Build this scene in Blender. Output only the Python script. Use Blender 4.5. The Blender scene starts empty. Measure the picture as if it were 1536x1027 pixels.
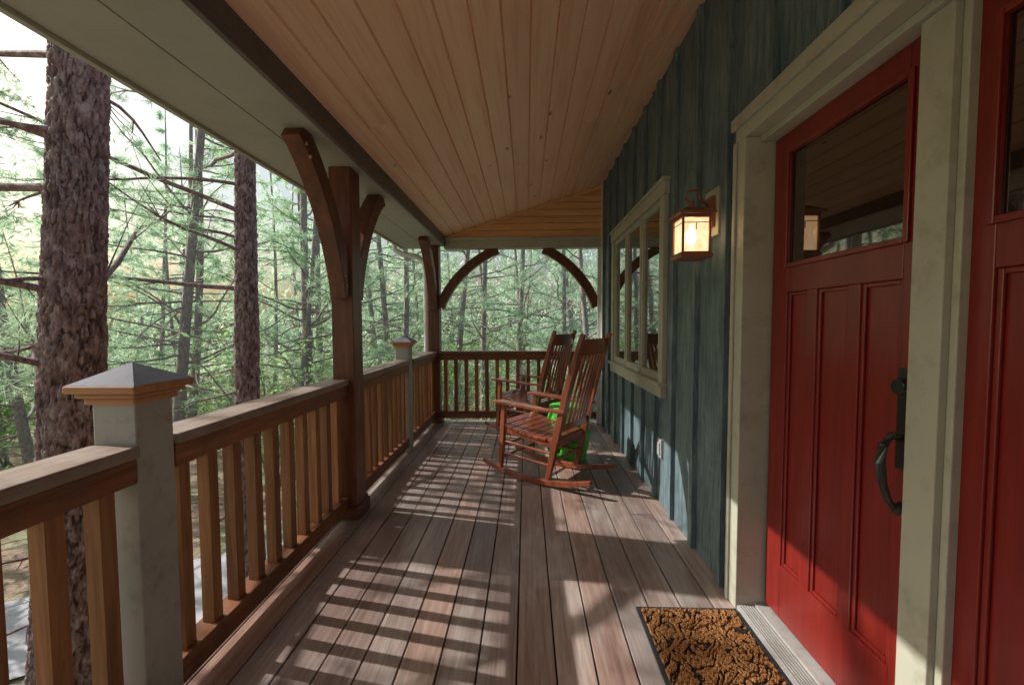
import bpy, math, random
import numpy as np
from mathutils import Vector, Matrix, noise
random.seed(7); rng=np.random.default_rng(7)
scene=bpy.context.scene
COL=scene.collection
scene.view_settings.view_transform='Standard'
scene.view_settings.look='None'
scene.view_settings.exposure=0
# ------------------------------------------------------------------ node helpers
def newmat(name):
    m=bpy.data.materials.new(name); m.use_nodes=True
    nt=m.node_tree; nt.nodes.clear()
    out=nt.nodes.new('ShaderNodeOutputMaterial')
    return m,nt,out
def N(nt,t,**kw):
    n=nt.nodes.new(t)
    for k,v in kw.items(): setattr(n,k,v)
    return n
def L(nt,a,b): nt.links.new(a,b)
def coords(nt,scale=(1,1,1),rand=True):
    tc=N(nt,'ShaderNodeTexCoord'); mp=N(nt,'ShaderNodeMapping'); mp.inputs['Scale'].default_value=scale
    if rand:
        oi=N(nt,'ShaderNodeObjectInfo'); mul=N(nt,'ShaderNodeMath',operation='MULTIPLY'); mul.inputs[1].default_value=17.3
        L(nt,oi.outputs['Random'],mul.inputs[0])
        at=N(nt,'ShaderNodeAttribute',attribute_name='tint')
        m2=N(nt,'ShaderNodeMath',operation='MULTIPLY_ADD'); m2.inputs[1].default_value=31.7
        L(nt,at.outputs['Fac'],m2.inputs[0]); L(nt,mul.outputs[0],m2.inputs[2])
        cb=N(nt,'ShaderNodeCombineXYZ')
        for i in range(3): L(nt,m2.outputs[0],cb.inputs[i])
        ad=N(nt,'ShaderNodeVectorMath',operation='ADD')
        L(nt,tc.outputs['Object'],ad.inputs[0]); L(nt,cb.outputs[0],ad.inputs[1])
        L(nt,ad.outputs[0],mp.inputs['Vector'])
    else: L(nt,tc.outputs['Object'],mp.inputs['Vector'])
    return mp.outputs[0]
def ramp(nt,fac,stops):
    r=N(nt,'ShaderNodeValToRGB'); el=r.color_ramp.elements
    while len(el)<len(stops): el.new(.5)
    for e,(p,c) in zip(el,stops):
        e.position=p; e.color=tuple(c)+(1,) if len(c)==3 else c
    L(nt,fac,r.inputs[0]); return r.outputs[0]
def noisen(nt,vec,scale,detail=5,rough=.6,dist=0):
    n=N(nt,'ShaderNodeTexNoise'); n.inputs['Scale'].default_value=scale; n.inputs['Detail'].default_value=min(detail,4)
    n.inputs['Roughness'].default_value=rough; n.inputs['Distortion'].default_value=dist
    L(nt,vec,n.inputs['Vector']); return n.outputs['Fac']
def mixc(nt,f,a,b,mode='MIX'):
    m=N(nt,'ShaderNodeMix',data_type='RGBA',blend_type=mode)
    for s,v in ((m.inputs[0],f),(m.inputs[6],a),(m.inputs[7],b)):
        if isinstance(v,(int,float)): s.default_value=v
        elif isinstance(v,tuple): s.default_value=v+(1,) if len(v)==3 else v
        else: L(nt,v,s)
    return m.outputs[2]
def principled(nt,out,col,rough=.5,bump=None,bstr=.3,bdist=.01,spec=.5,metal=0,coat=0):
    p=N(nt,'ShaderNodeBsdfPrincipled')
    if isinstance(col,tuple): p.inputs['Base Color'].default_value=col+(1,)
    else: L(nt,col,p.inputs['Base Color'])
    if isinstance(rough,(int,float)): p.inputs['Roughness'].default_value=rough
    else: L(nt,rough,p.inputs['Roughness'])
    p.inputs['Specular IOR Level'].default_value=spec; p.inputs['Metallic'].default_value=metal
    p.inputs['Coat Weight'].default_value=coat; p.inputs['Coat Roughness'].default_value=.15
    if bump is not None:
        b=N(nt,'ShaderNodeBump'); b.inputs['Strength'].default_value=bstr; b.inputs['Distance'].default_value=bdist
        L(nt,bump,b.inputs['Height']); L(nt,b.outputs[0],p.inputs['Normal'])
    L(nt,p.outputs[0],out.inputs[0]); return p
def wood(name,dark,mid,light,axis,rough=.5,grain=18,knot=None,wear=None,tintamt=.35,bstr=.3,spec=.4,coat=0,knotscale=(3,3,3)):
    m,nt,out=newmat(name)
    st=[1,1,1]; st['XYZ'.index(axis)]=.06
    v=coords(nt,tuple(st))
    g=noisen(nt,v,grain*3,6,.65,.6); g2=noisen(nt,v,grain*.7,4,.6,1.2)
    mx=N(nt,'ShaderNodeMath',operation='MULTIPLY_ADD'); mx.inputs[1].default_value=.5
    L(nt,g,mx.inputs[0]); m3=N(nt,'ShaderNodeMath',operation='MULTIPLY'); m3.inputs[1].default_value=.5; L(nt,g2,m3.inputs[0]); L(nt,m3.outputs[0],mx.inputs[2])
    c=ramp(nt,mx.outputs[0],[(.3,dark),(.5,mid),(.72,light)])
    at=N(nt,'ShaderNodeAttribute',attribute_name='tint'); oi=N(nt,'ShaderNodeObjectInfo')
    ad=N(nt,'ShaderNodeMath',operation='ADD'); L(nt,at.outputs['Fac'],ad.inputs[0]); L(nt,oi.outputs['Random'],ad.inputs[1])
    fr=N(nt,'ShaderNodeMath',operation='FRACT'); L(nt,ad.outputs[0],fr.inputs[0])
    mr=N(nt,'ShaderNodeMapRange'); mr.inputs[3].default_value=1-tintamt; mr.inputs[4].default_value=1+tintamt; L(nt,fr.outputs[0],mr.inputs[0])
    cb=N(nt,'ShaderNodeCombineColor'); [L(nt,mr.outputs[0],cb.inputs[i]) for i in range(3)]
    c=mixc(nt,1.0,c,cb.outputs[0],'MULTIPLY')
    if knot:
        st2=[1,1,1]; st2['XYZ'.index(axis)]=.45
        v2=coords(nt,tuple(a*b for a,b in zip(st2,knotscale)))
        vo=N(nt,'ShaderNodeTexVoronoi'); vo.inputs['Scale'].default_value=1; L(nt,v2,vo.inputs['Vector'])
        k=ramp(nt,vo.outputs['Distance'],[(.03,(1,1,1)),(.095,(0,0,0))])
        c=mixc(nt,k,c,knot)
    if wear:
        v3=coords(nt,(1,1,1)); w=noisen(nt,v3,5,6,.7)
        wf=ramp(nt,w,[(.45,(0,0,0)),(.7,(1,1,1))]); c=mixc(nt,wf,c,wear)
    principled(nt,out,c,rough,mx.outputs[0],bstr,.004,spec,0,coat)
    return m
def paint(name,col,var=.2,rough=.6,dirt=None,bstr=.15,scale=12,stretch=(1,1,1),spec=.4,coat=0):
    m,nt,out=newmat(name); v=coords(nt,stretch)
    n=noisen(nt,v,scale,8,.7); n2=noisen(nt,v,2.3,4,.6)
    a=tuple(x*(1-var) for x in col); b=tuple(min(1,x*(1+var)) for x in col)
    c=ramp(nt,n2,[(.3,a),(.7,b)])
    if dirt:
        f=ramp(nt,n,[(.52,(0,0,0)),(.72,(.7,.7,.7))]); c=mixc(nt,f,c,dirt)
    principled(nt,out,c,rough,n,bstr,.003,spec,0,coat); return m
# ------------------------------------------------------------------ materials
M={}
M['ceil']=wood('ceiling_pine',(.76,.43,.26),(.93,.61,.40),(.96,.71,.51),'Y',.36,12,(.28,.11,.05),tintamt=.06,knotscale=(5.5,5.5,5.5),spec=.5)
M['gable']=wood('gable_pine',(.58,.28,.11),(.76,.42,.19),(.84,.52,.28),'X',.5,12,(.27,.11,.04),tintamt=.10,knotscale=(5,5,5))
RD=((.085,.029,.013),(.25,.093,.038),(.42,.18,.08))
M['railY']=wood('stained_rail_wood',*RD,'Y',.5,14,wear=(.14,.072,.046),tintamt=.2)
M['railX']=wood('stained_cross_wood',*RD,'X',.5,14,wear=(.14,.072,.046),tintamt=.2)
M['railZ']=wood('stained_upright_wood',(.11,.041,.016),(.32,.135,.048),(.52,.26,.10),'Z',.5,14,knot=(.07,.024,.010),tintamt=.30,knotscale=(6,6,6))
M['capwood']=wood('weathered_cap_wood',(.10,.055,.040),(.235,.155,.12),(.38,.30,.255),'Y',.5,14,wear=(.34,.285,.25),tintamt=.12)
M['post']=wood('dark_timber',(.05,.015,.008),(.15,.045,.019),(.27,.092,.038),'Z',.42,9,wear=(.11,.034,.018),tintamt=.1,spec=.5)
M['chair']=wood('mahogany_finish',(.12,.028,.014),(.28,.072,.032),(.40,.13,.06),'Z',.28,16,tintamt=.15,spec=.6,coat=.35)
M['capnew']=wood('cedar_cap',(.36,.155,.065),(.52,.26,.12),(.62,.35,.18),'X',.5,14,tintamt=.1)
M['trim']=paint('sage_trim_paint',(.46,.46,.37),.08,.5,(.31,.295,.21),.2,9)
M['greypost']=paint('grey_post_paint',(.40,.395,.35),.12,.6,(.24,.23,.20),.3,14)
M['soffit']=paint('soffit_paint',(.42,.41,.345),.06,.6,(.34,.325,.265),.1,6)
M['beamface']=paint('beam_face_paint',(.17,.145,.125),.2,.6,(.07,.06,.05),.3,20,(1,.2,1))
M['copper']=paint('slate_cap_paint',(.15,.155,.20),.25,.7,(.09,.09,.12),.3,16,spec=.2)
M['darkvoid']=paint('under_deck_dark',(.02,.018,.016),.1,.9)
M['metal']=paint('aged_copper_metal',(.28,.10,.048),.3,.42,(.10,.038,.02),.2,30,spec=.8)
M['black']=paint('black_iron',(.012,.012,.013),.2,.28,None,.05,20,spec=.8)
M['outlet']=paint('grey_cover',(.36,.37,.38),.05,.5)
M['white']=paint('white_gutter_paint',(.72,.72,.68),.06,.45,(.55,.54,.5),.1,9)
M['roof']=paint('roof_board_brown',(.20,.16,.13),.2,.8)
def siding():
    m,nt,out=newmat('slate_blue_siding'); v=coords(nt,(1,1,.10)); vv=coords(nt,(1,1,1))
    a=noisen(nt,v,42,8,.75,.4); b=noisen(nt,vv,3.1,6,.65); d=noisen(nt,v,120,4,.7)
    c=ramp(nt,a,[(.30,(.076,.115,.130)),(.5,(.145,.21,.225)),(.72,(.24,.315,.325))])
    c2=ramp(nt,b,[(.35,(.68,.72,.77)),(.68,(1.12,1.10,1.06))])
    c=mixc(nt,1.0,c,c2,'MULTIPLY')
    sp=noisen(nt,v,75,5,.8); f=ramp(nt,sp,[(.58,(0,0,0)),(.69,(.8,.8,.8))]); c=mixc(nt,f,c,(.030,.043,.052))
    ad=N(nt,'ShaderNodeMath',operation='ADD'); L(nt,a,ad.inputs[0]); L(nt,d,ad.inputs[1])
    principled(nt,out,c,.58,ad.outputs[0],.6,.007,.45); return m
M['siding']=siding()
def deck():
    m,nt,out=newmat('weathered_deck_board'); v=coords(nt,(1,.05,1)); vv=coords(nt,(1,.35,1),False)
    a=noisen(nt,v,55,8,.72,.5); b=noisen(nt,vv,2.6,7,.65,.3)
    c=ramp(nt,a,[(.25,(.20,.152,.132)),(.5,(.38,.305,.27)),(.78,(.57,.485,.44))])
    at=N(nt,'ShaderNodeAttribute',attribute_name='tint')
    t=ramp(nt,at.outputs['Fac'],[(0,(1.12,.82,.74)),(.3,(.90,.87,.86)),(.55,(.72,.72,.75)),(.8,(1.05,1.05,1.07)),(1,(1.18,1.02,.94))])
    c=mixc(nt,1.0,c,t,'MULTIPLY')
    f=ramp(nt,b,[(.40,(.85,.85,.85)),(.62,(0,0,0))]); c=mixc(nt,f,c,mixc(nt,.42,c,(.17,.065,.045)))
    g=ramp(nt,b,[(.52,(0,0,0)),(.72,(.55,.55,.55))]); c=mixc(nt,g,c,(.58,.535,.50))
    r=ramp(nt,a,[(.3,(.28,)*3),(.7,(.50,)*3)])
    principled(nt,out,c,r,a,.3,.003,.5); return m
M['deck']=deck()
def reddoor():
    m,nt,out=newmat('red_door_paint'); v=coords(nt,(1,1,.07),False); vv=coords(nt,(1,1,1),False)
    a=noisen(nt,v,40,6,.65); b=noisen(nt,vv,90,3,.6)
    c=ramp(nt,a,[(.3,(.17,.012,.009)),(.7,(.235,.020,.014))])
    f=ramp(nt,b,[(.74,(0,0,0)),(.78,(.8,.8,.8))]); c=mixc(nt,f,c,(.40,.14,.11))
    principled(nt,out,c,.33,a,.12,.002,.5,0,.2); return m
M['red']=reddoor()
def glassy(name,refl,base,tint=(.9,.95,.95)):
    m,nt,out=newmat(name)
    d=N(nt,'ShaderNodeBsdfPrincipled'); d.inputs['Base Color'].default_value=base+(1,); d.inputs['Roughness'].default_value=.04
    g=N(nt,'ShaderNodeBsdfGlossy'); g.inputs['Roughness'].default_value=.012; g.inputs['Color'].default_value=tint+(1,)
    v=coords(nt,(1,1,1),False); n=noisen(nt,v,3,2,.5); b=N(nt,'ShaderNodeBump'); b.inputs['Strength'].default_value=.06; b.inputs['Distance'].default_value=.01
    L(nt,n,b.inputs['Height']); L(nt,b.outputs[0],g.inputs['Normal'])
    mx=N(nt,'ShaderNodeMixShader'); mx.inputs[0].default_value=refl
    L(nt,d.outputs[0],mx.inputs[1]); L(nt,g.outputs[0],mx.inputs[2]); L(nt,mx.outputs[0],out.inputs[0]); return m
M['glass']=glassy('window_glass',.45,(.03,.035,.03))
M['doorglass']=glassy('door_glass',.13,(.018,.010,.008),(1,.85,.75))
def lampglass():
    m,nt,out=newmat('seeded_lamp_glass')
    t=N(nt,'ShaderNodeBsdfTransparent'); t.inputs[0].default_value=(1,.93,.8,1)
    e=N(nt,'ShaderNodeEmission'); 
    v=coords(nt,(1,1,.5),False); n=noisen(nt,v,60,4,.7)
    c=ramp(nt,n,[(.3,(1,.55,.22)),(.7,(1,.84,.58))]); L(nt,c,e.inputs[0]); e.inputs[1].default_value=1.5
    g=N(nt,'ShaderNodeBsdfGlossy'); g.inputs['Roughness'].default_value=.1
    a=N(nt,'ShaderNodeMixShader'); a.inputs[0].default_value=.6; L(nt,t.outputs[0],a.inputs[1]); L(nt,e.outputs[0],a.inputs[2])
    b=N(nt,'ShaderNodeMixShader'); b.inputs[0].default_value=.08; L(nt,a.outputs[0],b.inputs[1]); L(nt,g.outputs[0],b.inputs[2])
    L(nt,b.outputs[0],out.inputs[0]); return m
M['lampglass']=lampglass()
def emis(name,c,s):
    m,nt,out=newmat(name); e=N(nt,'ShaderNodeEmission'); e.inputs[0].default_value=c+(1,); e.inputs[1].default_value=s; L(nt,e.outputs[0],out.inputs[0]); return m
M['bulb']=emis('lit_bulb',(1,.80,.52),25)
def bark(name,cd,cm,cl,sc=1.0,stretch=.35,crack=.5,dk=.4,attr=False):
    m,nt,out=newmat(name); v=coords(nt,(sc,sc,sc*stretch),False)
    n=noisen(nt,v,38,7,.75); 
    c=ramp(nt,n,[(.3,cd),(.52,cm),(.75,cl)])
    h=N(nt,'ShaderNodeMath',operation='MULTIPLY_ADD'); h.inputs[1].default_value=.5; L(nt,n,h.inputs[0])
    if attr:
        at=N(nt,'ShaderNodeAttribute',attribute_name='crack')
        f=ramp(nt,at.outputs['Fac'],[(.30,(0,0,0)),(1.0,(.88,.88,.88))]); c=mixc(nt,f,c,tuple(x*.22 for x in cd))
        v2=coords(nt,(1,1,.6),False); n2=noisen(nt,v2,16,3,.7); hl=ramp(nt,n2,[(.5,(0,0,0)),(.68,(.6,.6,.6))]); c=mixc(nt,hl,c,tuple(min(1,x*1.2) for x in cl))
        h.inputs[2].default_value=0
        principled(nt,out,c,.75,h.outputs[0],.8,.02,.3); return m
    vo=N(nt,'ShaderNodeTexVoronoi',feature='DISTANCE_TO_EDGE'); vo.inputs['Scale'].default_value=14
    L(nt,v,vo.inputs['Vector'])
    f=ramp(nt,vo.outputs['Distance'],[(.0,(crack,)*3),(.12,(0,0,0))]); c=mixc(nt,f,c,tuple(x*dk for x in cd))
    L(nt,vo.outputs['Distance'],h.inputs[2])
    principled(nt,out,c,.8,h.outputs[0],.8,.02,.25); return m
M['bark']=bark('pine_bark',(.13,.066,.058),(.25,.155,.145),(.46,.36,.355),1.0,attr=True)
M['bark2']=bark('grey_pine_bark',(.22,.18,.17),(.36,.31,.295),(.50,.46,.44),.9,.35,.3,.6)
def leafmat(name,a,b,trans=.5):
    m,nt,out=newmat(name)
    at=N(nt,'ShaderNodeAttribute',attribute_name='tint'); oi=N(nt,'ShaderNodeObjectInfo')
    ad=N(nt,'ShaderNodeMath',operation='MULTIPLY_ADD'); ad.inputs[1].default_value=.35; L(nt,oi.outputs['Random'],ad.inputs[0]); 
    m2=N(nt,'ShaderNodeMath',operation='MULTIPLY'); m2.inputs[1].default_value=.65; L(nt,at.outputs['Fac'],m2.inputs[0]); L(nt,m2.outputs[0],ad.inputs[2])
    c=ramp(nt,ad.outputs[0],[(0,a),(1,b)])
    d=N(nt,'ShaderNodeBsdfDiffuse'); L(nt,c,d.inputs[0])
    t=N(nt,'ShaderNodeBsdfTranslucent'); c2=mixc(nt,1.0,c,(1.3,1.4,1.1),'MULTIPLY'); L(nt,c2,t.inputs[0])
    mx=N(nt,'ShaderNodeMixShader'); mx.inputs[0].default_value=trans; L(nt,d.outputs[0],mx.inputs[1]); L(nt,t.outputs[0],mx.inputs[2])
    L(nt,mx.outputs[0],out.inputs[0]); return m
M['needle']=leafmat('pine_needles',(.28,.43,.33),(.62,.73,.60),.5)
M['needlehaze']=leafmat('pine_needles_hazed',(.50,.64,.58),(.74,.81,.76),.5)  # distance haze is put into this paler needle colour
M['leaf']=leafmat('broad_leaves',(.22,.38,.17),(.50,.62,.34),.5)
def ground():
    m,nt,out=newmat('leaf_litter_ground'); v=coords(nt,(1,1,1),False)
    a=noisen(nt,v,14,9,.75); b=noisen(nt,v,.35,5,.6)
    c=ramp(nt,a,[(.3,(.18,.12,.08)),(.5,(.40,.28,.20)),(.7,(.56,.44,.34))])
    f=ramp(nt,b,[(.45,(0,0,0)),(.6,(1,1,1))]); c=mixc(nt,f,c,(.26,.34,.18))
    principled(nt,out,c,.9,a,.8,.05,.2); return m
M['ground']=ground()
M['drive']=paint('gravel_drive',(.50,.49,.50),.12,.85,(.36,.35,.34),.5,60)
M['green']=paint('green_glaze',(.09,.52,.05),.1,.4,None,.05,10,spec=.4)
def coir():
    m,nt,out=newmat('coir_fibre'); v=coords(nt,(1,1,1),False)
    n=noisen(nt,v,170,4,.8); at=N(nt,'ShaderNodeAttribute',attribute_name='pat')
    c=ramp(nt,n,[(.3,(.17,.07,.024)),(.55,(.43,.21,.08)),(.75,(.60,.36,.165))])
    f=ramp(nt,at.outputs['Fac'],[(.22,(1,1,1)),(.5,(0,0,0))]); c=mixc(nt,f,c,(.028,.02,.017))
    principled(nt,out,c,.9,n,.8,.006,.15); return m
M['coir']=coir()
M['rubber']=paint('black_rubber',(.035,.038,.042),.2,.6)
M['alu']=paint('aluminium_sill',(.42,.42,.40),.1,.38,(.25,.235,.21),.1,30,spec=.7)
# ------------------------------------------------------------------ mesh builder
class B:
    def __init__(s): s.v=[]; s.f=[]; s.t=[]; s.crack=None
    def add(s,vs,fs,t=None):
        o=len(s.v); s.v+= [tuple(x) for x in vs]; t=random.random() if t is None else t
        for f in fs: s.f.append([i+o for i in f]); s.t.append(t)
        return s
    def box(s,x0,x1,y0,y1,z0,z1,t=None):
        vs=[(x0,y0,z0),(x1,y0,z0),(x1,y1,z0),(x0,y1,z0),(x0,y0,z1),(x1,y0,z1),(x1,y1,z1),(x0,y1,z1)]
        return s.add(vs,[(0,3,2,1),(4,5,6,7),(0,1,5,4),(1,2,6,5),(2,3,7,6),(3,0,4,7)],t)
    def beamseg(s,p0,p1,w,h,side=None,t=None):
        p0=Vector(p0);p1=Vector(p1); d=(p1-p0).normalized()
        sd=Vector(side) if side is not None else Vector((1,0,0)); sd=(sd-d*sd.dot(d)).normalized(); n=d.cross(sd)
        vs=[]
        for p in (p0,p1):
            for a,b in ((-1,-1),(1,-1),(1,1),(-1,1)): vs.append(p+sd*a*w/2+n*b*h/2)
        return s.add(vs,[(0,1,2,3)[::-1],(4,5,6,7),(0,1,5,4),(1,2,6,5),(2,3,7,6),(3,0,4,7)],t)
    def sweep(s,pts,ws,hs,side,t=None):
        rings=[]; n=len(pts); pts=[Vector(p) for p in pts]; sd=Vector(side).normalized()
        for i,p in enumerate(pts):
            d=(pts[min(i+1,n-1)]-pts[max(i-1,0)]).normalized(); s2=(sd-d*sd.dot(d)).normalized(); nn=d.cross(s2)
            w=ws[i] if isinstance(ws,(list,tuple)) else ws; h=hs[i] if isinstance(hs,(list,tuple)) else hs
            rings.append([p+s2*a*w/2+nn*b*h/2 for a,b in ((-1,-1),(1,-1),(1,1),(-1,1))])
        vs=[v for r in rings for v in r]; fs=[(3,2,1,0)]
        for i in range(n-1):
            for k in range(4):
                a=i*4+k; b=i*4+(k+1)%4; fs.append((a,b,b+4,a+4))
        o=(n-1)*4; fs.append((o,o+1,o+2,o+3)); return s.add(vs,fs,t)
    def tube(s,pts,rs,seg=8,t=None,cap=True):
        n=len(pts); pts=[Vector(p) for p in pts]; vs=[]; fs=[]
        up=Vector((.31,.22,.93))
        for i,p in enumerate(pts):
            d=(pts[min(i+1,n-1)]-pts[max(i-1,0)]).normalized()
            a=d.cross(up); 
            if a.length<.2: a=d.cross(Vector((1,0,0)))
            a.normalize(); b=d.cross(a); r=rs[i] if isinstance(rs,(list,tuple)) else rs
            for k in range(seg):
                an=2*math.pi*k/seg; vs.append(p+a*math.cos(an)*r+b*math.sin(an)*r)
        for i in range(n-1):
            for k in range(seg):
                q=(k+1)%seg; fs.append((i*seg+k,i*seg+q,(i+1)*seg+q,(i+1)*seg+k))
        if cap: fs.append(tuple(range(seg))[::-1]); fs.append(tuple(range((n-1)*seg,n*seg)))
        return s.add(vs,fs,t)
    def lathe(s,cx,cy,prof,seg=24,t=None):
        vs=[];fs=[];n=len(prof)
        for r,z in prof:
            for k in range(seg): a=2*math.pi*k/seg; vs.append((cx+r*math.cos(a),cy+r*math.sin(a),z))
        for i in range(n-1):
            for k in range(seg): q=(k+1)%seg; fs.append((i*seg+k,i*seg+q,(i+1)*seg+q,(i+1)*seg+k))
        fs.append(tuple(range(seg))[::-1]); fs.append(tuple(range((n-1)*seg,n*seg)))
        return s.add(vs,fs,t)
    def mesh(s,name,mat,off=(0,0,0),smooth=False):
        me=bpy.data.meshes.new(name)
        me.from_pydata([(x-off[0],y-off[1],z-off[2]) for x,y,z in s.v],[],s.f)
        a=me.attributes.new('tint','FLOAT','FACE'); a.data.foreach_set('value',s.t)
        if s.crack:
            o,vals=s.crack; arr=np.zeros(len(s.v),dtype=np.float32); arr[o:o+len(vals)]=vals
            a=me.attributes.new('crack','FLOAT','POINT'); a.data.foreach_set('value',arr)
        me.materials.append(mat)
        if smooth: me.polygons.foreach_set('use_smooth',[True]*len(me.polygons))
        me.update(); return me
    def obj(s,name,mat,parent=None,bevel=0,smooth=False,label=None):
        off=(0,0,0); p=parent
        while p is not None: off=tuple(a+b for a,b in zip(off,p.location)); p=p.parent
        me=s.mesh(name,mat,off,smooth)
        o=bpy.data.objects.new(name,me); COL.objects.link(o)
        if parent: o.parent=parent
        if bevel:
            bv=o.modifiers.new('bevel','BEVEL'); bv.width=bevel; bv.segments=2; bv.limit_method='ANGLE'
        if label: o['label']=label
        return o
def empty(name,loc,label,cat,group=None):
    e=bpy.data.objects.new(name,None); e.location=loc; e.empty_display_size=.2; COL.objects.link(e)
    e['label']=label; e['category']=cat
    if group: e['group']=group
    return e
H=1.267; XW=.945; Y0=-2.6; YE=5.2
GZ=-1.9
# ================================================================== HOUSE
house=empty('house',(2.2,1.5,GZ),'slate blue board and batten house with covered timber porch','house')
b=B()
xs=[.111+.1455*k for k in range(-9,6)]
for xa in xs:
    xb=xa+.1455-.0065
    if xa>XW: break
    xb=min(xb,XW+.0)
    y=Y0-random.random()*1.2
    while y<YE+.13:
        ln=random.choice([2.4,3.0,3.6,4.8]); y2=min(y+ln,YE+.16)
        if y2>Y0: b.box(xa,xb,max(y,Y0),y2-.0025,-.026,random.uniform(-.0012,0))
        y=y2
b.box(-1.345,-1.2050,Y0,YE+.16,-.026,.0005,t=.8)
deckobj=b.obj('porch_floor',M['deck'],house,bevel=.0025,label='weathered grey brown boards with dark gaps')
b=B(); b.box(-1.33,1.0,Y0+.02,YE+.14,-.25,-.03); b.obj('floor_frame',M['darkvoid'],house)
b=B(); b.box(-1.37,-1.335,Y0,YE+.18,-.29,-.03); b.box(-1.334,1.2,YE+.142,YE+.178,-.29,-.03)
for yy in (.2,2.68,5.27): b.box(-1.31,-1.17,yy-.07,yy+.07,GZ-.3,-.26)
b.obj('floor_skirt',M['railY'],house)
b=B()
b.box(XW,1.10,1.87,2.90,-.25,3.06); b.box(XW,1.10,4.40,YE,-.25,3.06)
b.box(XW,1.10,2.90,4.40,-.25,.87); b.box(XW,1.10,2.90,4.40,2.10,3.06)
b.box(XW,1.10,Y0,1.87,2.09,3.06); b.box(XW,1.10,Y0,.46,-.25,2.09)
b.box(1.101,4.6,Y0,YE-.002,GZ-.3,3.3)
b.box(XW+.002,1.10,Y0,YE-.003,GZ-.3,-.252)
for k in range(-14,12):
    yb=1.985+.34*k
    if yb<Y0+.05 or yb>YE-.1: continue
    spans=[(0.0,3.0)]
    if .40<yb<1.93: spans=[(2.16,3.0)]
    if 2.80<yb<4.52: spans=[(0.0,.753),(2.228,3.0)]
    for z0,z1 in spans: b.box(XW-.028,XW+.001,yb-.024,yb+.024,z0+.002,z1)
b.obj('wall',M['siding'],house,bevel=.002,label='slate blue vertical board and batten siding')
SL=.309
def cz(x): return 2.95+SL*(x-XW)
b=B(); n=15; x0=-1.028; x1=XW+.002; w=(x1-x0)/n
for i in range(n):
    xa=x0+i*w; xb=xa+w; c=.006
    y=Y0-random.random()*2
    while y<YE+.0:
        y2=min(y+random.choice([2.4,3.0,3.7,4.9]),YE+.002); ya=max(y,Y0)
        if y2>ya:
            prof=[(xa,cz(xa)+.012),(xa+c,cz(xa+c)),(xb-c,cz(xb-c)),(xb,cz(xb)+.012),(xb,cz(xb)+.03),(xa,cz(xa)+.03)]
            vs=[(p,ya,q) for p,q in prof]+[(p,y2-.0015,q) for p,q in prof]
            fs=[tuple(range(6)),tuple(range(6,12))[::-1]]+[(j,j+6,(j+1)%6+6,(j+1)%6) for j in range(6)]
            b.add(vs,fs)
        y=y2
b.obj('ceiling',M['ceil'],house,label='sloped stained pine board ceiling with grooves')
b=B()
vs=[]
for xx in (-1.64,4.9):
    for yy in (Y0-.3,YE+.35):
        for dz in (.06,.2): vs.append((xx,yy,cz(xx)+dz+.25*(xx<0)+.0))
b.add(vs,[(0,1,3,2),(4,6,7,5),(0,4,5,1),(2,3,7,6),(0,2,6,4),(1,5,7,3)])
b.obj('roof',M['roof'],house)
b=B(); b.box(-1.296,-1.032,Y0,YE+.14,2.25,2.40); b.box(-1.60,-1.304,Y0-.2,YE+.30,2.252,2.275)
b.obj('soffit',M['soffit'],house,bevel=.004,label='painted sage grey soffit boards')
b=B(); b.box(-1.31,-1.29,Y0,YE+.1,2.262,2.30); b.obj('soffit_gap',M['darkvoid'],house)
b=B(); b.box(-1.031,-1.006,Y0,YE-.004,2.232,2.352); b.obj('beam_trim',M['beamface'],house,bevel=.003)
b=B(); b.box(-1.63,-1.603,Y0-.25,YE+.34,2.235,2.42); b.obj('fascia',M['trim'],house,bevel=.003)
b=B(); b.box(-1.72,-1.632,Y0-.25,YE+.34,2.29,2.38)
b.tube([(-1.69,YE+.12,2.29),(-1.69,YE+.12,2.22),(-1.60,YE+.12,2.16),(-1.40,YE+.12,2.12),(-1.31,YE+.12,2.06),(-1.29,YE+.12,1.9),(-1.29,YE+.12,-1.6)],.035,10)
b.obj('downspout',M['white'],house,smooth=False)
b=B(); z=2.335; 
while z<2.95:
    z2=z+.083
    xl=max(-1.0,XW-(2.95-z)/SL); xl2=max(-1.0,XW-(2.95-min(z2,2.949))/SL)
    vs=[(xl,YE,z+.003),(XW+.04,YE,z+.003),(XW+.04,YE,z2-.003),(xl2,YE,z2-.003)]
    vs+=[(p[0],YE+.03,p[2]) for p in vs]
    b.add(vs,[(0,1,2,3),(7,6,5,4),(0,4,5,1),(1,5,6,2),(2,6,7,3),(3,7,4,0)])
    z=z2
b.obj('gable_boards',M['gable'],house,label='horizontal stained pine boards closing the gable')
b=B(); b.box(-1.03,1.05,YE+.032,YE+.05,2.32,3.0); b.obj('gable_backing',M['darkvoid'],house)
b=B(); xa,xb=-1.0,XW
vs=[(xa,YE-.012,cz(xa)-.03),(xb,YE-.012,cz(xb)-.03),(xb,YE-.012,cz(xb)-.002),(xa,YE-.012,cz(xa)-.002)]
vs+=[(p[0],YE-.001,p[2]) for p in vs]; b.add(vs,[(0,1,2,3),(7,6,5,4),(0,4,5,1),(1,5,6,2),(2,6,7,3),(3,7,4,0)])
b.obj('gable_trim',M['gable'],house)
b=B(); b.box(-1.03,1.02,YE-.006,YE+.13,2.20,2.332); b.box(-1.03,1.03,YE-.03,YE-.008,2.300,2.334)
b.obj('header_beam',M['trim'],house,bevel=.004)
b=B(); b.box(.925,.943,YE-.10,YE+.02,0,2.95); b.box(.885,1.05,YE+.003,YE+.022,-.2,2.2); b.obj('corner_board',M['white'],house,bevel=.003)
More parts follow.
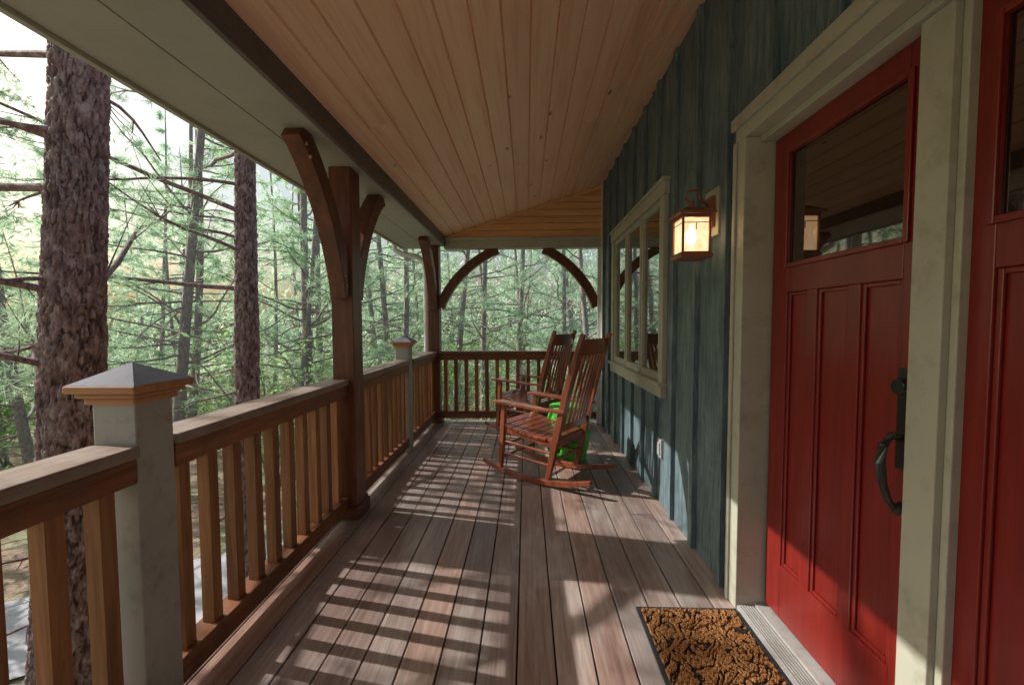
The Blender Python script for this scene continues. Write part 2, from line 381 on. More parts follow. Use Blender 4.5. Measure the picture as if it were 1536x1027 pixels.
def post_obj(name,x0,x1,y0,y1,z0,z1,mat):
    b=B(); b.box(x0,x1,y0,y1,z0,z1)
    b.box(x0-.022,x1+.022,y0-.022,y1+.022,z0,z0+.085); b.box(x0-.012,x1+.012,y0-.012,y1+.012,z0+.085,z0+.11)
    return b.obj(name,mat,house,bevel=.006)
p1=post_obj('post',-1.24,-1.10,2.60,2.75,.002,2.249,M['post']); p1['label']='dark stained square timber porch post'
p2=post_obj('post',-1.24,-1.10,5.205,5.345,.002,2.249,M['post'])
p3=post_obj('post',-1.24,-1.10,-2.2,-2.06,.002,2.249,M['post'])
def bez(p0,p1,p2,n=12):
    return [tuple((1-t)**2*a+2*t*(1-t)*c+t*t*d for a,c,d in zip(p0,p1,p2)) for t in [i/n for i in range(n+1)]]
def brace(pa,pb,side,th=.10,dep=.11):
    pa=Vector(pa);pb=Vector(pb); ctrl=Vector((pa.x+(pb.x-pa.x)*.28,pa.y+(pb.y-pa.y)*.28,pa.z+(pb.z-pa.z)*.68))
    pts=bez(pa,ctrl,pb,14); b=B(); hs=[dep*(1.15 if i in (0,14) else 1.0) for i in range(15)]
    b.sweep(pts,th,hs,side)
    return b
def addbrace(b,parent): return b.obj('brace',M['post'],parent,bevel=.005)
xc=-1.165
addbrace(brace((xc,2.60,1.44),(xc,2.09,2.25),(1,0,0)),p1)
addbrace(brace((xc,2.75,1.44),(xc,3.27,2.25),(1,0,0)),p1)
addbrace(brace((xc,5.205,1.45),(xc,4.70,2.25),(1,0,0)),p2)
yc=YE+.075
addbrace(brace((-1.10,yc,1.47),(-.36,yc,2.20),(0,1,0)),p2)
b=brace((.885,yc,1.47),(.22,yc,2.20),(0,1,0)); b.obj('brace',M['post'],house,bevel=.005)
for (yy,zz) in ((2.545,1.50),(2.53,1.56),(2.15,2.13),(2.11,2.18)):
    b=B(); b.tube([(xc+.045,yy,zz),(xc+.056,yy,zz)],.009,8); b.obj('brace_peg',M['capnew'],p1)
# --- window
win=bpy.data.objects.new('window',None); COL.objects.link(win); win.parent=house; win.location=(0.945-2.2,3.65-1.5,1.5-GZ)
b=B(); xf=.912; xg=XW+.01
wy0,wy1,wz0,wz1=2.82,4.50,.78,2.20; tw=.085
b.box(xf,xg,wy0,wy0+tw,wz0+.06,wz1-tw); b.box(xf,xg,wy1-tw,wy1,wz0+.06,wz1-tw)
b.box(xf-.006,xg,wy0-.02,wy1+.02,wz1-tw+.001,wz1); b.box(xf-.02,xg,wy0-.035,wy1+.035,wz1+.001,wz1+.025)
b.obj('frame',M['trim'],win,bevel=.003)
b=B(); b.box(xf-.008,xg,wy0-.0,wy1+.0,wz0-.025,wz0+.055); b.box(xf-.03,xg-.01,wy0-.02,wy1+.02,wz0+.056,wz0+.078); b.obj('sill',M['trim'],win,bevel=.003)
b=B(); ya,yb=wy0+tw+.001,wy1-tw-.001; n=3; sw=(yb-ya)/n
for i in range(n):
    s0=ya+i*sw+(.008 if i else 0); s1=ya+(i+1)*sw-(.008 if i<n-1 else 0); zz0,zz1=wz0+.08,wz1-tw-.001; xa,xb=.928,XW+.02
    b.box(xa,xb,s0,s0+.042,zz0,zz1); b.box(xa,xb,s1-.042,s1,zz0,zz1); b.box(xa,xb,s0+.0425,s1-.0425,zz0,zz0+.05); b.box(xa,xb,s0+.0425,s1-.0425,zz1-.042,zz1)
    if i<n-1: b.box(.921,XW+.02,s1+.0005,s1+.0155,zz0,zz1)
b.obj('sash',M['trim'],win,bevel=.003)
for i in range(n):
    s0=ya+i*sw+.04; s1=ya+(i+1)*sw-.04
    b=B(); b.box(XW+.004,XW+.012,s0,s1,wz0+.11,wz1-tw-.03); b.obj('window_pane',M['glass'],win)
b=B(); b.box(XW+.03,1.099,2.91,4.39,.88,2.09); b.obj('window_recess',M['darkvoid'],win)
# --- door + frame
XD=1.041
b=B()
b.box(.922,XD+.05,1.812,1.892,.0,2.045)
b.box(.912,.9215,1.872,1.896,.0,2.045)
b.box(.922,XD+.05,.45,1.892,2.046,2.125); b.box(.905,.9215,.43,1.905,2.100,2.150); b.box(.985,XD+.05,.5,1.811,2.02,2.0455)
b.box(1.0,XD+.05,1.035,1.12,.02,2.019); b.box(1.018,XD+.05,1.121,1.14,.02,2.019); b.box(1.018,XD+.05,1.015,1.034,.02,2.019)
b.box(.922,XD+.05,.45,.53,0,2.045)
b.obj('door_frame',M['trim'],house,bevel=.003)
def doorslab(name,y0,y1,gy0,gy1,panels,lab):
    z0,z1=.045,2.018
    b=B(); xa,xb=XD,XD+.044
    gz0,gz1=1.50,1.93; pz0,pz1=.27,1.385
    b.box(xa,xb,y0,gy0,z0,z1); b.box(xa,xb,gy1,y1,z0,z1)
    b.box(xa,xb,gy0,gy1,gz1,z1); b.box(xa,xb,gy0,gy1,pz1,gz0); b.box(xa,xb,gy0,gy1,z0,pz0)
    ys=sorted(panels); prev=gy0
    for (p0,p1) in ys:
        if p0-prev>.001: b.box(xa,xb,prev,p0,pz0,pz1)
        prev=p1
    if gy1-prev>.001: b.box(xa,xb,prev,gy1,pz0,pz1)
    for (p0,p1) in ys:
        b.box(xa+.015,xb,p0,p1,pz0,pz1)
        m=.014
        for q in ((p0,p0+m,pz0,pz1),(p1-m,p1,pz0,pz1),(p0+m,p1-m,pz0,pz0+m),(p0+m,p1-m,pz1-m,pz1)):
            b.box(xa+.006,xa+.0145,*q)
    m=.018
    for q in ((gy0-m,gy0,gz0-m,gz1+m),(gy1,gy1+m,gz0-m,gz1+m),(gy0,gy1,gz0-m,gz0),(gy0,gy1,gz1,gz1+m)):
        b.box(xa-.008,xa-.0005,*q)
    me=b.obj(name,M['red'],house,bevel=.003,label=lab)
    b=B(); b.box(xa+.008,xa+.014,gy0-.0,gy1+.0,gz0,gz1); b.obj('window_pane',M['doorglass'],me)
    return me
door=doorslab('door',1.04,1.80,1.19,1.70,[(1.19,1.335),(1.385,1.53),(1.58,1.70)],'red panelled front door with glass upper light')
side=doorslab('sidelight',.54,1.034,.64,.965,[(.64,.965)],'red panelled sidelight beside the front door')
b=B(); hy=1.155
b.box(XD-.012,XD-.0005,hy-.024,hy+.024,.86,1.14)
b.tube([(XD-.012,hy,1.09),(XD-.035,hy,1.09)],.022,14)
b.box(XD-.045,XD-.012,hy-.012,hy+.012,.955,.965)
pts=[(XD-.01,hy,.95),(XD-.045,hy,.955),(XD-.065,hy,.93),(XD-.072,hy,.88),(XD-.062,hy,.82),(XD-.045,hy,.775),(XD-.03,hy,.755),(XD-.008,hy,.765)]
b.tube(pts,[.009,.010,.012,.013,.010,.009,.011,.010],12)
b.lathe(XD-.02,hy,[(.004,.735),(.014,.742),(.016,.752),(.010,.765)],12)
b.obj('handle',M['black'],door,bevel=.002)
b=B(); b.box(.928,1.0,.53,1.811,.002,.018)
for i in range(6): b.box(.934+i*.011,.941+i*.011,.532,1.809,.0185,.0225)
b.box(1.001,1.10,.53,1.811,.002,.030)
b.obj('threshold',M['alu'],house,bevel=.001)
b=B(); b.box(XW-.018,XW+.001,2.86,2.945,.325,.455); b.box(XW-.026,XW-.0185,2.875,2.93,.345,.435); b.obj('electrical_outlet',M['outlet'],house,bevel=.003)
# ================================================================== RAILING
ZR=.912
rail=empty('porch_railing',(-1.2,2.5,0),'stained wooden porch railing with square balusters','railing')
segs=[(-2.05,1.165),(1.30,2.598),(2.752,4.0),(4.135,5.203)]
b=B()
for y0,y1 in segs: b.box(-1.285,-1.135,y0+.001,y1-.001,ZR-.036,ZR,)
b.obj('handrail',M['capwood'],rail,bevel=.004,label='weathered flat handrail cap')
b=B()
for y0,y1 in segs: b.box(-1.245,-1.145,y0+.002,y1-.002,ZR-.112,ZR-.0365)
b.obj('top_rail',M['railY'],rail,bevel=.004)
b=B()
for y0,y1 in segs: b.box(-1.245,-1.155,y0+.002,y1-.002,.055,.145)
b.obj('bottom_rail',M['railY'],rail,bevel=.004)
b=B(); b.box(-.0225,.0225,-.0225,.0225,0,ZR-.112-.145); balm=b.mesh('baluster',M['railZ'])
def baluster(x,y,par,z=.145):
    o=bpy.data.objects.new('baluster',balm); COL.objects.link(o); o.parent=par
    o.location=(x-par.location.x,y-par.location.y,z-par.location.z)
    o.rotation_euler=(0,0,random.choice([0,1,2,3])*math.pi/2+random.uniform(-.03,.03))
for y0,y1 in segs:
    n=round((y1-y0)/.13); 
    for i in range(n):
        y=y0+(i+.5)*(y1-y0)/n
        if y>-1.2: baluster(-1.20,y,rail)
for yy,lab in ((1.2325,'sage grey newel post with slate pyramid cap'),(4.067,'sage grey newel post with cedar cap')):
    e=bpy.data.objects.new('newel_post',None); COL.objects.link(e); e.parent=rail; e.location=(-1.215+1.2,yy-2.5,0)
    b=B(); b.box(-1.28,-1.15,yy-.065,yy+.065,.002,1.045); b.obj('shaft',M['greypost'],e,bevel=.004,label=lab)
    b=B(); b.box(-1.292,-1.138,yy-.077,yy+.077,1.032,1.052); b.box(-1.306,-1.124,yy-.091,yy+.091,1.053,1.068); b.box(-1.322,-1.108,yy-.107,yy+.107,1.069,1.092)
    b.obj('cap_molding',M['capnew'],e,bevel=.005)
    b=B(); s=.103; cx=-1.215; b.add([(cx-s,yy-s,1.0925),(cx+s,yy-s,1.0925),(cx+s,yy+s,1.0925),(cx-s,yy+s,1.0925),(cx,yy,1.152)],[(0,3,2,1),(0,1,4),(1,2,4),(2,3,4),(3,0,4)])
    b.obj('cap',M['copper'],e)
rail2=empty('porch_railing',(-.1,YE+.07,0),'stained wooden end railing across the porch end','railing')
b=B(); b.box(-1.10,.884,YE,YE+.14,ZR-.036,ZR); b.obj('handrail',M['railX'],rail2,bevel=.004)
b=B(); b.box(-1.10,.884,YE+.025,YE+.115,ZR-.112,ZR-.0365); b.obj('top_rail',M['railX'],rail2,bevel=.004)
b=B(); b.box(-1.10,.884,YE+.025,YE+.115,.055,.145); b.obj('bottom_rail',M['railX'],rail2,bevel=.004)
for i in range(15): baluster(-1.10+(i+.5)*1.984/15,YE+.07,rail2)
# ================================================================== LANTERN
ly=2.06; lx=.80
lan=empty('wall_lantern',(XW,ly,1.75),'copper lantern with glowing seeded glass on the wall','lamp')
b=B(); b.box(XW-.028,XW+.001,ly-.02,ly+.13,1.69,1.92); b.obj('mounting_block',M['trim'],lan,bevel=.004)
b=B(); b.box(XW-.045,XW-.029,ly+.005,ly+.105,1.73,1.88); 
b.tube([(XW-.04,ly+.055,1.83),(XW-.09,ly+.03,1.87),(lx+.03,ly,1.905),(lx-.02,ly,1.90),(lx-.03,ly,1.86),(lx,ly,1.835)],.007,8)
b.tube([(XW-.04,ly+.055,1.78),(XW-.08,ly+.03,1.80),(lx+.02,ly,1.80)],.006,8)
b.tube([(lx,ly,1.81),(lx,ly,1.85)],.012,8)
b.obj('bracket',M['metal'],lan,bevel=.001)
b=B()
def frus(b,z0,s0,z1,s1):
    vs=[(lx+a*s0,ly+c*s0,z0) for a,c in ((-1,-1),(1,-1),(1,1),(-1,1))]+[(lx+a*s1,ly+c*s1,z1) for a,c in ((-1,-1),(1,-1),(1,1),(-1,1))]
    b.add(vs,[(0,3,2,1),(4,5,6,7),(0,1,5,4),(1,2,6,5),(2,3,7,6),(3,0,4,7)])
frus(b,1.775,.084,1.787,.086); frus(b,1.7875,.080,1.815,.035); frus(b,1.760,.068,1.7745,.068)
frus(b,1.572,.072,1.590,.076); frus(b,1.5905,.070,1.602,.066)
for a in (-1,1):
    for c in (-1,1): b.box(lx+a*.062-.005,lx+a*.062+.005,ly+c*.062-.005,ly+c*.062+.005,1.6025,1.7595)
for a in (-1,1):
    b.box(lx+a*.0625-.002,lx+a*.0625+.002,ly-.057,ly+.057,1.735,1.739)
    b.box(lx-.057,lx+.057,ly+a*.0625-.002,ly+a*.0625+.002,1.735,1.739)
    b.box(lx-.002,lx+.002,ly+a*.0625-.002,ly+a*.0625+.002,1.7025,1.7345)
b.obj('frame',M['metal'],lan,bevel=.0015)
b=B()
for a in (-1,1):
    b.box(lx+a*.058-.001,lx+a*.058+.001,ly-.056,ly+.056,1.603,1.759); b.box(lx-.056,lx+.056,ly+a*.058-.001,ly+a*.058+.001,1.603,1.759)
b.obj('lamp_shade',M['lampglass'],lan)
b=B(); b.lathe(lx,ly,[(.004,1.64),(.016,1.65),(.024,1.675),(.020,1.70),(.010,1.72),(.009,1.74)],14); b.obj('bulb',M['bulb'],lan,smooth=True)
pl=bpy.data.lights.new('lantern_glow','POINT'); pl.energy=2.5; pl.color=(1,.66,.34); pl.shadow_soft_size=.03
po=bpy.data.objects.new('lantern_glow',pl); COL.objects.link(po); po.parent=lan; po.location=(lx-XW,0,1.70-1.75)
# ================================================================== DOORMAT
mx0,mx1,my0,my1=.482,.918,1.05,1.80
mat=empty('doormat',(.70,1.42,0),'brown coir doormat with black scroll pattern','doormat')
b=B(); b.box(mx0,mx1,my0,my1,.003,.012); b.obj('backing',M['rubber'],mat,bevel=.002)
nx,ny=170,290; X,Yg=np.meshgrid(np.linspace(mx0+.018,mx1-.018,nx),np.linspace(my0+.018,my1-.018,ny),indexing='xy')
pat=np.zeros(X.shape); hgt=np.zeros(X.shape)
for j in range(ny):
    for i in range(nx):
        x_,y_=X[j,i],Yg[j,i]
        wv=noise.noise_vector(Vector((x_*12,y_*12,.3)))*.06
        px_,py_=x_+wv.x,y_+wv.y
        n2=noise.noise(Vector((x_*90,y_*90,2))); nn=noise.noise(Vector((x_*260,y_*260,0)))
        s1=abs(math.sin(px_*48+1.6*math.sin(py_*42))); s2=abs(math.sin(py_*44+1.7*math.sin(px_*40+1)))
        e=min(s1,s2)
        p=min(1,max(0,(e+.32*n2-.17)*4)); edge=min(i,nx-1-i,j,ny-1-j)
        pat[j,i]=p; hgt[j,i]=.0125+.008*p*(.75+.8*n2)+.007*nn*(p+.2)
        if edge==0: hgt[j,i]=.0122
me=bpy.data.meshes.new('coir'); vs=np.stack([X-.70,Yg-1.42,np.maximum(hgt,.0122)],-1).reshape(-1,3)
fs=[(j*nx+i,j*nx+i+1,(j+1)*nx+i+1,(j+1)*nx+i) for j in range(ny-1) for i in range(nx-1)]
me.from_pydata(vs.tolist(),[],fs); a=me.attributes.new('pat','FLOAT','POINT'); a.data.foreach_set('value',pat.reshape(-1).astype(np.float32)); me.materials.append(M['coir'])
o=bpy.data.objects.new('coir_pile',me); COL.objects.link(o); o.parent=mat
# ================================================================== ROCKING CHAIRS
def chair_parts():
    P={}
    hw=.235
    def rk(s):
        b=B(); pts=[]
        for i in range(17):
            u=.44-1.02*i/16; c=-.03; z=.024+ (u-c)**2*.30
            pts.append((u,s*hw,z))
        b.sweep(pts,.034,[.03+.016*math.sin(math.pi*i/16) for i in range(17)],(0,1,0)); return b
    P['rocker']=[rk(1),rk(-1)]
    P['leg']=[]
    for s in (1,-1):
        b=B(); b.sweep([(.255,s*hw,.055),(.235,s*hw,.25),(.21,s*hw,.60)],.036,[.036,.044,.040],(0,1,0)); P['leg'].append(b)
    P['back_post']=[]
    for s in (1,-1):
        b=B(); b.sweep([(-.215,s*(hw-.002),.058),(-.255,s*(hw-.002),.25),(-.30,s*(hw-.002),.44),(-.375,s*(hw-.002),.75),(-.45,s*(hw-.004),1.0),(-.51,s*(hw-.006),1.185)],.036,[.040,.05,.055,.048,.042,.034],(0,1,0)); P['back_post'].append(b)
    b=B()
    def seatz(u): t=(.25-u)/.55; return .445-.075*t-.03*math.sin(math.pi*min(1,max(0,t)))
    us=np.linspace(.25,-.27,9)
    for i in range(8):
        ua,ub=us[i]-.002,us[i+1]+.002
        b.beamseg((ua,0,seatz(ua)),(ub,0,seatz(ub)),.50 if i<7 else .43,.020,(0,1,0))
    P['seat']=[b]
    b=B(); b.beamseg((.232,-hw+.018,.395),(.232,hw-.018,.395),.022,.065,(1,0,0)); b.beamseg((-.275,-hw+.018,.335),(-.275,hw-.018,.335),.022,.06,(1,0,0))
    for s in (1,-1): b.sweep([(.225,s*(hw-.005),.395),(-.27,s*(hw-.005),.335)],.02,.06,(0,1,0))
    P['seat_frame']=[b]
    b=B()
    for s in (1,-1):
        b.tube([(.24,s*hw,.19),(-.235,s*hw,.17)],.0115,8); b.tube([(.232,s*hw,.29),(-.26,s*hw,.265)],.0115,8)
    b.tube([(.245,-hw,.145),(.245,hw,.145)],.0115,8); b.tube([(.235,-hw,.25),(.235,hw,.25)],.0115,8); b.tube([(-.235,-hw,.19),(-.235,hw,.19)],.0115,8)
    P['stretcher']=[b]
    P['armrest']=[]
    for s in (1,-1):
        b=B(); pts=[(.30,s*(hw+.015),.612),(.24,s*(hw+.015),.620),(.05,s*(hw+.02),.612),(-.18,s*(hw+.015),.600),(-.37,s*(hw+.005),.602)]
        b.sweep(pts,[.062,.088,.078,.06,.040],.022,(0,1,0)); P['armrest'].append(b)
    b=B()
    def bp(z): return np.interp(z,[.44,.75,1.0,1.185],[-.30,-.375,-.45,-.51])
    def rail_(z,hh,w=.024):
        pts=[(bp(z)-.02*math.sin(math.pi*t),-hw+.016+t*(2*hw-.032),z) for t in np.linspace(0,1,9)]
        b.sweep(pts,w,hh,(1,0,0))
    rail_(1.085,.12); rail_(.47,.055)
    for i in range(7):
        t=(i+1)/8; v=-hw+t*2*hw; bow=-.02*math.sin(math.pi*t)
        pts=[(bp(z)+bow,v,z) for z in (.485,.65,.80,.93,1.035)]
        b.sweep(pts,.034,.011,(0,1,0))
    P['backrest']=[b]
    return P
parts=chair_parts()
meshes={k:[b.mesh(k,M['chair']) for b in v] for k,v in parts.items()}
ang=math.atan2(.57,-.81)
def chair(loc,rot,lab):
    e=empty('rocking_chair',loc,lab,'rocking chair','rocking chairs on the porch'); e.rotation_euler=(0,0,rot)
    for k,ms in meshes.items():
        for m in ms:
            o=bpy.data.objects.new(k,m); COL.objects.link(o); o.parent=e
            bv=o.modifiers.new('bevel','BEVEL'); bv.width=.004; bv.segments=2; bv.limit_method='ANGLE'
chair((.124,3.475,.001),ang,'reddish brown slatted wooden rocking chair on the deck')
chair((.005,4.83,.001),ang+.02,'reddish brown slatted rocking chair beside the end railing')
# ================================================================== GREEN STOOL
cx,cy=.38,3.83
st=empty('garden_stool',(cx,cy,0),'bright green pierced drum stool between the rocking chairs','stool')
seg=44
hs=[0,.02,.05,.075,.10,.125,.15,.175,.20,.225,.25,.275,.30,.325,.35,.375,.40,.43,.46,.48]
def rad(z): return .160+.045*math.sin(math.pi*min(1,z/.48))
vs=[];fs=[]
for z in hs:
    for k in range(seg): a=2*math.pi*(k+ (z*8))/seg; vs.append((cx+rad(z)*math.cos(a),cy+rad(z)*math.sin(a),z+.002))
for i in range(len(hs)-1):
    for k in range(seg):
        hole= (3<=i<=15) and ((k+ (i//2)*2)%4 ==0) and (i%3!=0)
        if not hole:
            q=(k+1)%seg; fs.append((i*seg+k,i*seg+q,(i+1)*seg+q,(i+1)*seg+k))
b=B(); b.add(vs,fs,.5); o=b.obj('body',M['green'],st,smooth=True)
so=o.modifiers.new('solid','SOLIDIFY'); so.thickness=.010; so.offset=-1
b=B(); b.lathe(cx,cy,[(.155,.475),(.168,.485),(.172,.495),(.165,.505),(.10,.512),(.01,.514)],36); b.obj('seat',M['green'],st,smooth=True)
# ================================================================== GROUND
def gz(x,y):
    d=math.hypot(x,y-2); 
    return GZ-.035*max(0,d-6)+.25*noise.noise(Vector((x*.12,y*.12,0)))*min(1,max(0,(d-5)/6))
n=90; ext=np.concatenate([-np.geomspace(160,.6,n//2),[0],np.geomspace(.6,160,n//2)]); m=len(ext)
vs=[(x,y+2,gz(x,y+2)) for y in ext for x in ext]
fs=[(j*m+i,j*m+i+1,(j+1)*m+i+1,(j+1)*m+i) for j in range(m-1) for i in range(m-1)]
b=B(); b.add(vs,fs,.5); g=b.obj('ground',M['ground'],None,smooth=True); g['kind']='structure'
ctr=[(-40,-7),(-20,-2.5),(-9,2.0),(-5,4.0),(-3.6,4.9),(-1,6.6),(4,9.5),(14,13)]
vs=[];fs=[]; fine=[]
for (a,c) in zip(ctr,ctr[1:]):
    for t in np.linspace(0,1,12,endpoint=False): fine.append((a[0]+(c[0]-a[0])*t,a[1]+(c[1]-a[1])*t))
for i,(x,y) in enumerate(fine[:-1]):
    dx,dy=fine[i+1][0]-x,fine[i+1][1]-y; l=math.hypot(dx,dy); nx_,ny_=-dy/l,dx/l
    for s in (-.75,-.3,.3,.75): X1,Y1=x+nx_*s,y+ny_*s; vs.append((X1,Y1,gz(X1,Y1)+.03))
k=len(vs)//4
for i in range(k-1):
    for j in range(3): fs.append((i*4+j,(i+1)*4+j,(i+1)*4+j+1,i*4+j+1))
b=B(); b.add(vs,fs,.5); dr=b.obj('driveway',M['drive'],None,smooth=True); dr['kind']='structure'
# ================================================================== TREES
def tufts_mesh(name,P,D,nn,ln,wd,mat,spread=1.0):
    P=np.asarray(P,float); D=np.asarray(D,float); T=len(P)
    P=np.repeat(P,nn,0)+rng.normal(0,.018,(T*nn,3)); D=np.repeat(D,nn,0)
    r=rng.normal(0,1,(T*nn,3)); r/=np.linalg.norm(r,axis=1,keepdims=True)
    d=D*.75+r*spread; d/=np.linalg.norm(d,axis=1,keepdims=True)
    s=np.cross(d,rng.normal(0,1,d.shape)); s/=np.linalg.norm(s,axis=1,keepdims=True)
    l=(ln*rng.uniform(.7,1.2,(T*nn,1))); tip=P+d*l; tip[:,2]-=l[:,0]*.12
    a=P-s*wd/2; b_=P+s*wd/2
    V=np.stack([a,b_,tip],1).reshape(-1,3)
    nF=T*nn; me=bpy.data.meshes.new(name)
    me.vertices.add(len(V)); me.vertices.foreach_set('co',V.reshape(-1))
    me.loops.add(nF*3); me.loops.foreach_set('vertex_index',np.arange(nF*3,dtype=np.int32))
    me.polygons.add(nF); me.polygons.foreach_set('loop_start',np.arange(0,nF*3,3,dtype=np.int32)); me.polygons.foreach_set('loop_total',np.full(nF,3,dtype=np.int32))
    me.update(calc_edges=True)
    t=np.repeat(rng.uniform(0,1,T),nn)*.7+rng.uniform(0,.3,nF)
    at=me.attributes.new('tint','FLOAT','FACE'); at.data.foreach_set('value',t.astype(np.float32)); me.materials.append(mat); return me
def make_pine(seed,Ht,r0,c0,nbr,bl,nn,ln,wd,lean=(0,0),segs=10,matb='bark2',matn='needle',dead=10,sub=5,detail=False,spread=1.0,curve=.25,az=(0,2*math.pi),tk=3,low=1.6):
    R=random.Random(seed); b=B()
    ph=R.random()*6; 
    def axis(z): 
        t=z/Ht
        return Vector((lean[0]*z+curve*math.sin(t*3+ph)-curve*math.sin(ph),lean[1]*z+curve*math.cos(t*2.3+ph)-curve*math.cos(ph),z))
    def rr(z): return r0*(1-z/Ht)**.8*(1+.45*math.exp(-z*2.2))+.012
    if not detail:
        zs=np.linspace(-.3,Ht,18); b.tube([axis(z) if z>0 else axis(0)+Vector((0,0,z)) for z in zs],[rr(max(z,0)) for z in zs],segs)
    P=[];D=[]
    def branch(z,L,live):
        a=R.uniform(*az); o=axis(z); up=R.uniform(-.15,.45) if live else R.uniform(-.35,.25)
        d=Vector((math.cos(a),math.sin(a),up)).normalized(); pts=[o]; p=o.copy(); k=6
        for i in range(k):
            d=(d+Vector((R.uniform(-.22,.22),R.uniform(-.22,.22),R.uniform(-.2,.16)+(.05 if live else -.02)))).normalized(); p=p+d*L/k; pts.append(p.copy())
        rb=min(rr(z)*.42,.008+.008*L); b.tube(pts,[rb*(1-.85*i/k)+.003 for i in range(k+1)],5,cap=False)
        for j in range(sub if live else 4):
            i=R.randint(1,k); q=pts[i]; d2=(d+Vector((R.uniform(-1,1),R.uniform(-1,1),R.uniform(-.35,.6)))).normalized(); l2=L*R.uniform(.16,.40)
            m_=q+d2*l2*.5+Vector((0,0,R.uniform(-.05,.03))); e=m_+(d2+Vector((R.uniform(-.3,.3),R.uniform(-.3,.3),.15))).normalized()*l2*.5
            b.tube([q,m_,e],[.005+.0015*L,.004,.002],3,cap=False)
            if live:
                for t in ([0,.5,1.0] if tk==3 else [0,.33,.66,1.0]):
                    pp=q.lerp(e,t) if t>.01 else m_; P.append(pp+Vector((R.uniform(-.04,.04),R.uniform(-.04,.04),R.uniform(-.04,.04)))); D.append(d2)
        if live:
            for i in (3,4,5,6): P.append(pts[i]); D.append(d)
    for i in range(dead): branch(R.uniform(.8,c0+2.5),R.uniform(.3,1.3)*bl*.45,False)
    for i in range(nbr):
        t=((i+R.random())/nbr)**low; z=c0+(Ht*.98-c0)*t; L=bl*(1-t)**.8*R.uniform(.5,1.1)+.35
        branch(z,L,True)
    if detail:
        nz,ns=int(detail[0]),int(detail[1]); zs=np.linspace(-.4,detail[2],nz); vs=[]; ck=[]
        na=r0*15
        for z in zs:
            c=axis(max(z,0)); c.z=z; r=rr(max(z,0))
            for k in range(ns):
                a=2*math.pi*k/ns; q=Vector((math.cos(a),math.sin(a),z))
                wv=noise.noise_vector(Vector((q.x*3,q.y*3,q.z*4)))*.9+noise.noise_vector(Vector((q.x*9,q.y*9,q.z*12)))*.28; qq=Vector((q.x*na,q.y*na,q.z*4.6))+wv
                dd=noise.voronoi(qq)[0]; e=min(.20,dd[1]-dd[0])/.20
                d3=noise.voronoi(Vector((qq.x*1.9,qq.y*1.9,qq.z*2.6)))[0]; e2=min(.16,d3[1]-d3[0])/.16
                n1=noise.fractal(Vector((q.x*8,q.y*8,q.z*20)),1,2,4)
                rad_=r+.020*(e**.5-.6)+.006*(e2-.5)+.010*n1+.01*noise.noise(Vector((math.cos(a)*2,math.sin(a)*2,z*.8)))
                ck.append(max(0,min(1,.9*(1-e)+.35*(1-e2)-.3*n1))); vs.append((c.x+rad_*math.cos(a),c.y+rad_*math.sin(a),z))
        fs=[(j*ns+i,j*ns+(i+1)%ns,(j+1)*ns+(i+1)%ns,(j+1)*ns+i) for j in range(nz-1) for i in range(ns)]
        b.crack=(len(b.v),np.array(ck,dtype=np.float32))
        b.add(vs,fs,.5); zs2=np.linspace(detail[2]-.05,Ht,12); b.tube([axis(z) for z in zs2],[rr(z) for z in zs2],14,.5)
    tm=b.mesh('trunk',M[matb],smooth=True)
    cm=tufts_mesh('crown',P,D,nn,ln,wd,M[matn],spread)
    return tm,cm
def place_tree(tm,cm,loc,rot,sc,lab,group='pine trees in the woods around the porch'):
    e=empty('pine_tree',loc,lab,'tree',group); e.rotation_euler=(0,0,rot); e.scale=(sc,sc,sc)
    for k,m_ in (('trunk',tm),('crown',cm)):
        o=bpy.data.objects.new(k,m_); COL.objects.link(o); o.parent=e
g0=gz(-3.35,2.85)
AZ=(math.radians(95),math.radians(265))
tm,cm=make_pine(11,15,.175,2.4,26,2.4,24,.13,.0045,lean=(.085,.0),matb='bark',detail=(480,150,6.2),dead=8,sub=7,curve=.05,az=(math.radians(75),math.radians(260)),tk=4,low=1.3)
place_tree(tm,cm,(-3.42,2.82,g0),0,1,'large leaning pine with thick reddish plated bark')
tm,cm=make_pine(23,15,.125,3.6,22,2.2,22,.13,.005,lean=(.01,0),matb='bark',detail=(340,80,6.5),dead=10,sub=6,curve=.06,az=AZ,low=1.3)
place_tree(tm,cm,(-3.52,5.0,gz(-3.5,5)),0,1,'tall straight pine with brown plated bark')
var=[make_pine(s,Ht,r,c0,nb,bl,nn,ln,wd,lean=(random.uniform(-.04,.04),random.uniform(-.04,.04)),dead=de,curve=cu)
     for s,Ht,r,c0,nb,bl,nn,ln,wd,de,cu in (
     (31,12,.085,1.6,25,2.1,18,.17,.012,16,.3),(32,13,.10,2.2,27,2.3,18,.17,.012,18,.35),(33,10.5,.065,1.0,25,1.8,18,.16,.012,14,.5),(34,13,.09,3.0,22,2.3,17,.17,.013,22,.25),(35,8.5,.045,.7,25,1.5,18,.16,.012,10,.5))]
varf=[make_pine(s,Ht,r,c0,nb,bl,11,.28,.034,matn='needlehaze',dead=6,sub=4,curve=.4,segs=7) for s,Ht,r,c0,nb,bl in ((51,14,.10,1.2,27,2.6),(52,15,.11,2.0,29,2.7),(53,12,.08,.8,25,2.2))]
pos=[(-3.4,2.8),(-3.5,5.0)]
LABN=['slender pine with grey bark and bare lower twigs','tall straight pine with feathery needle clumps','thin crooked pine with sparse drooping branches']
def put(x,y,vi=None,far=False,rot=None,sc=None):
    V=varf if far else var; i=random.randrange(len(V)) if vi is None else vi
    place_tree(V[i][0],V[i][1],(x,y,gz(x,y)),random.uniform(0,6.28) if rot is None else rot,random.uniform(.8,1.15) if sc is None else sc,LABN[i%3]); pos.append((x,y))
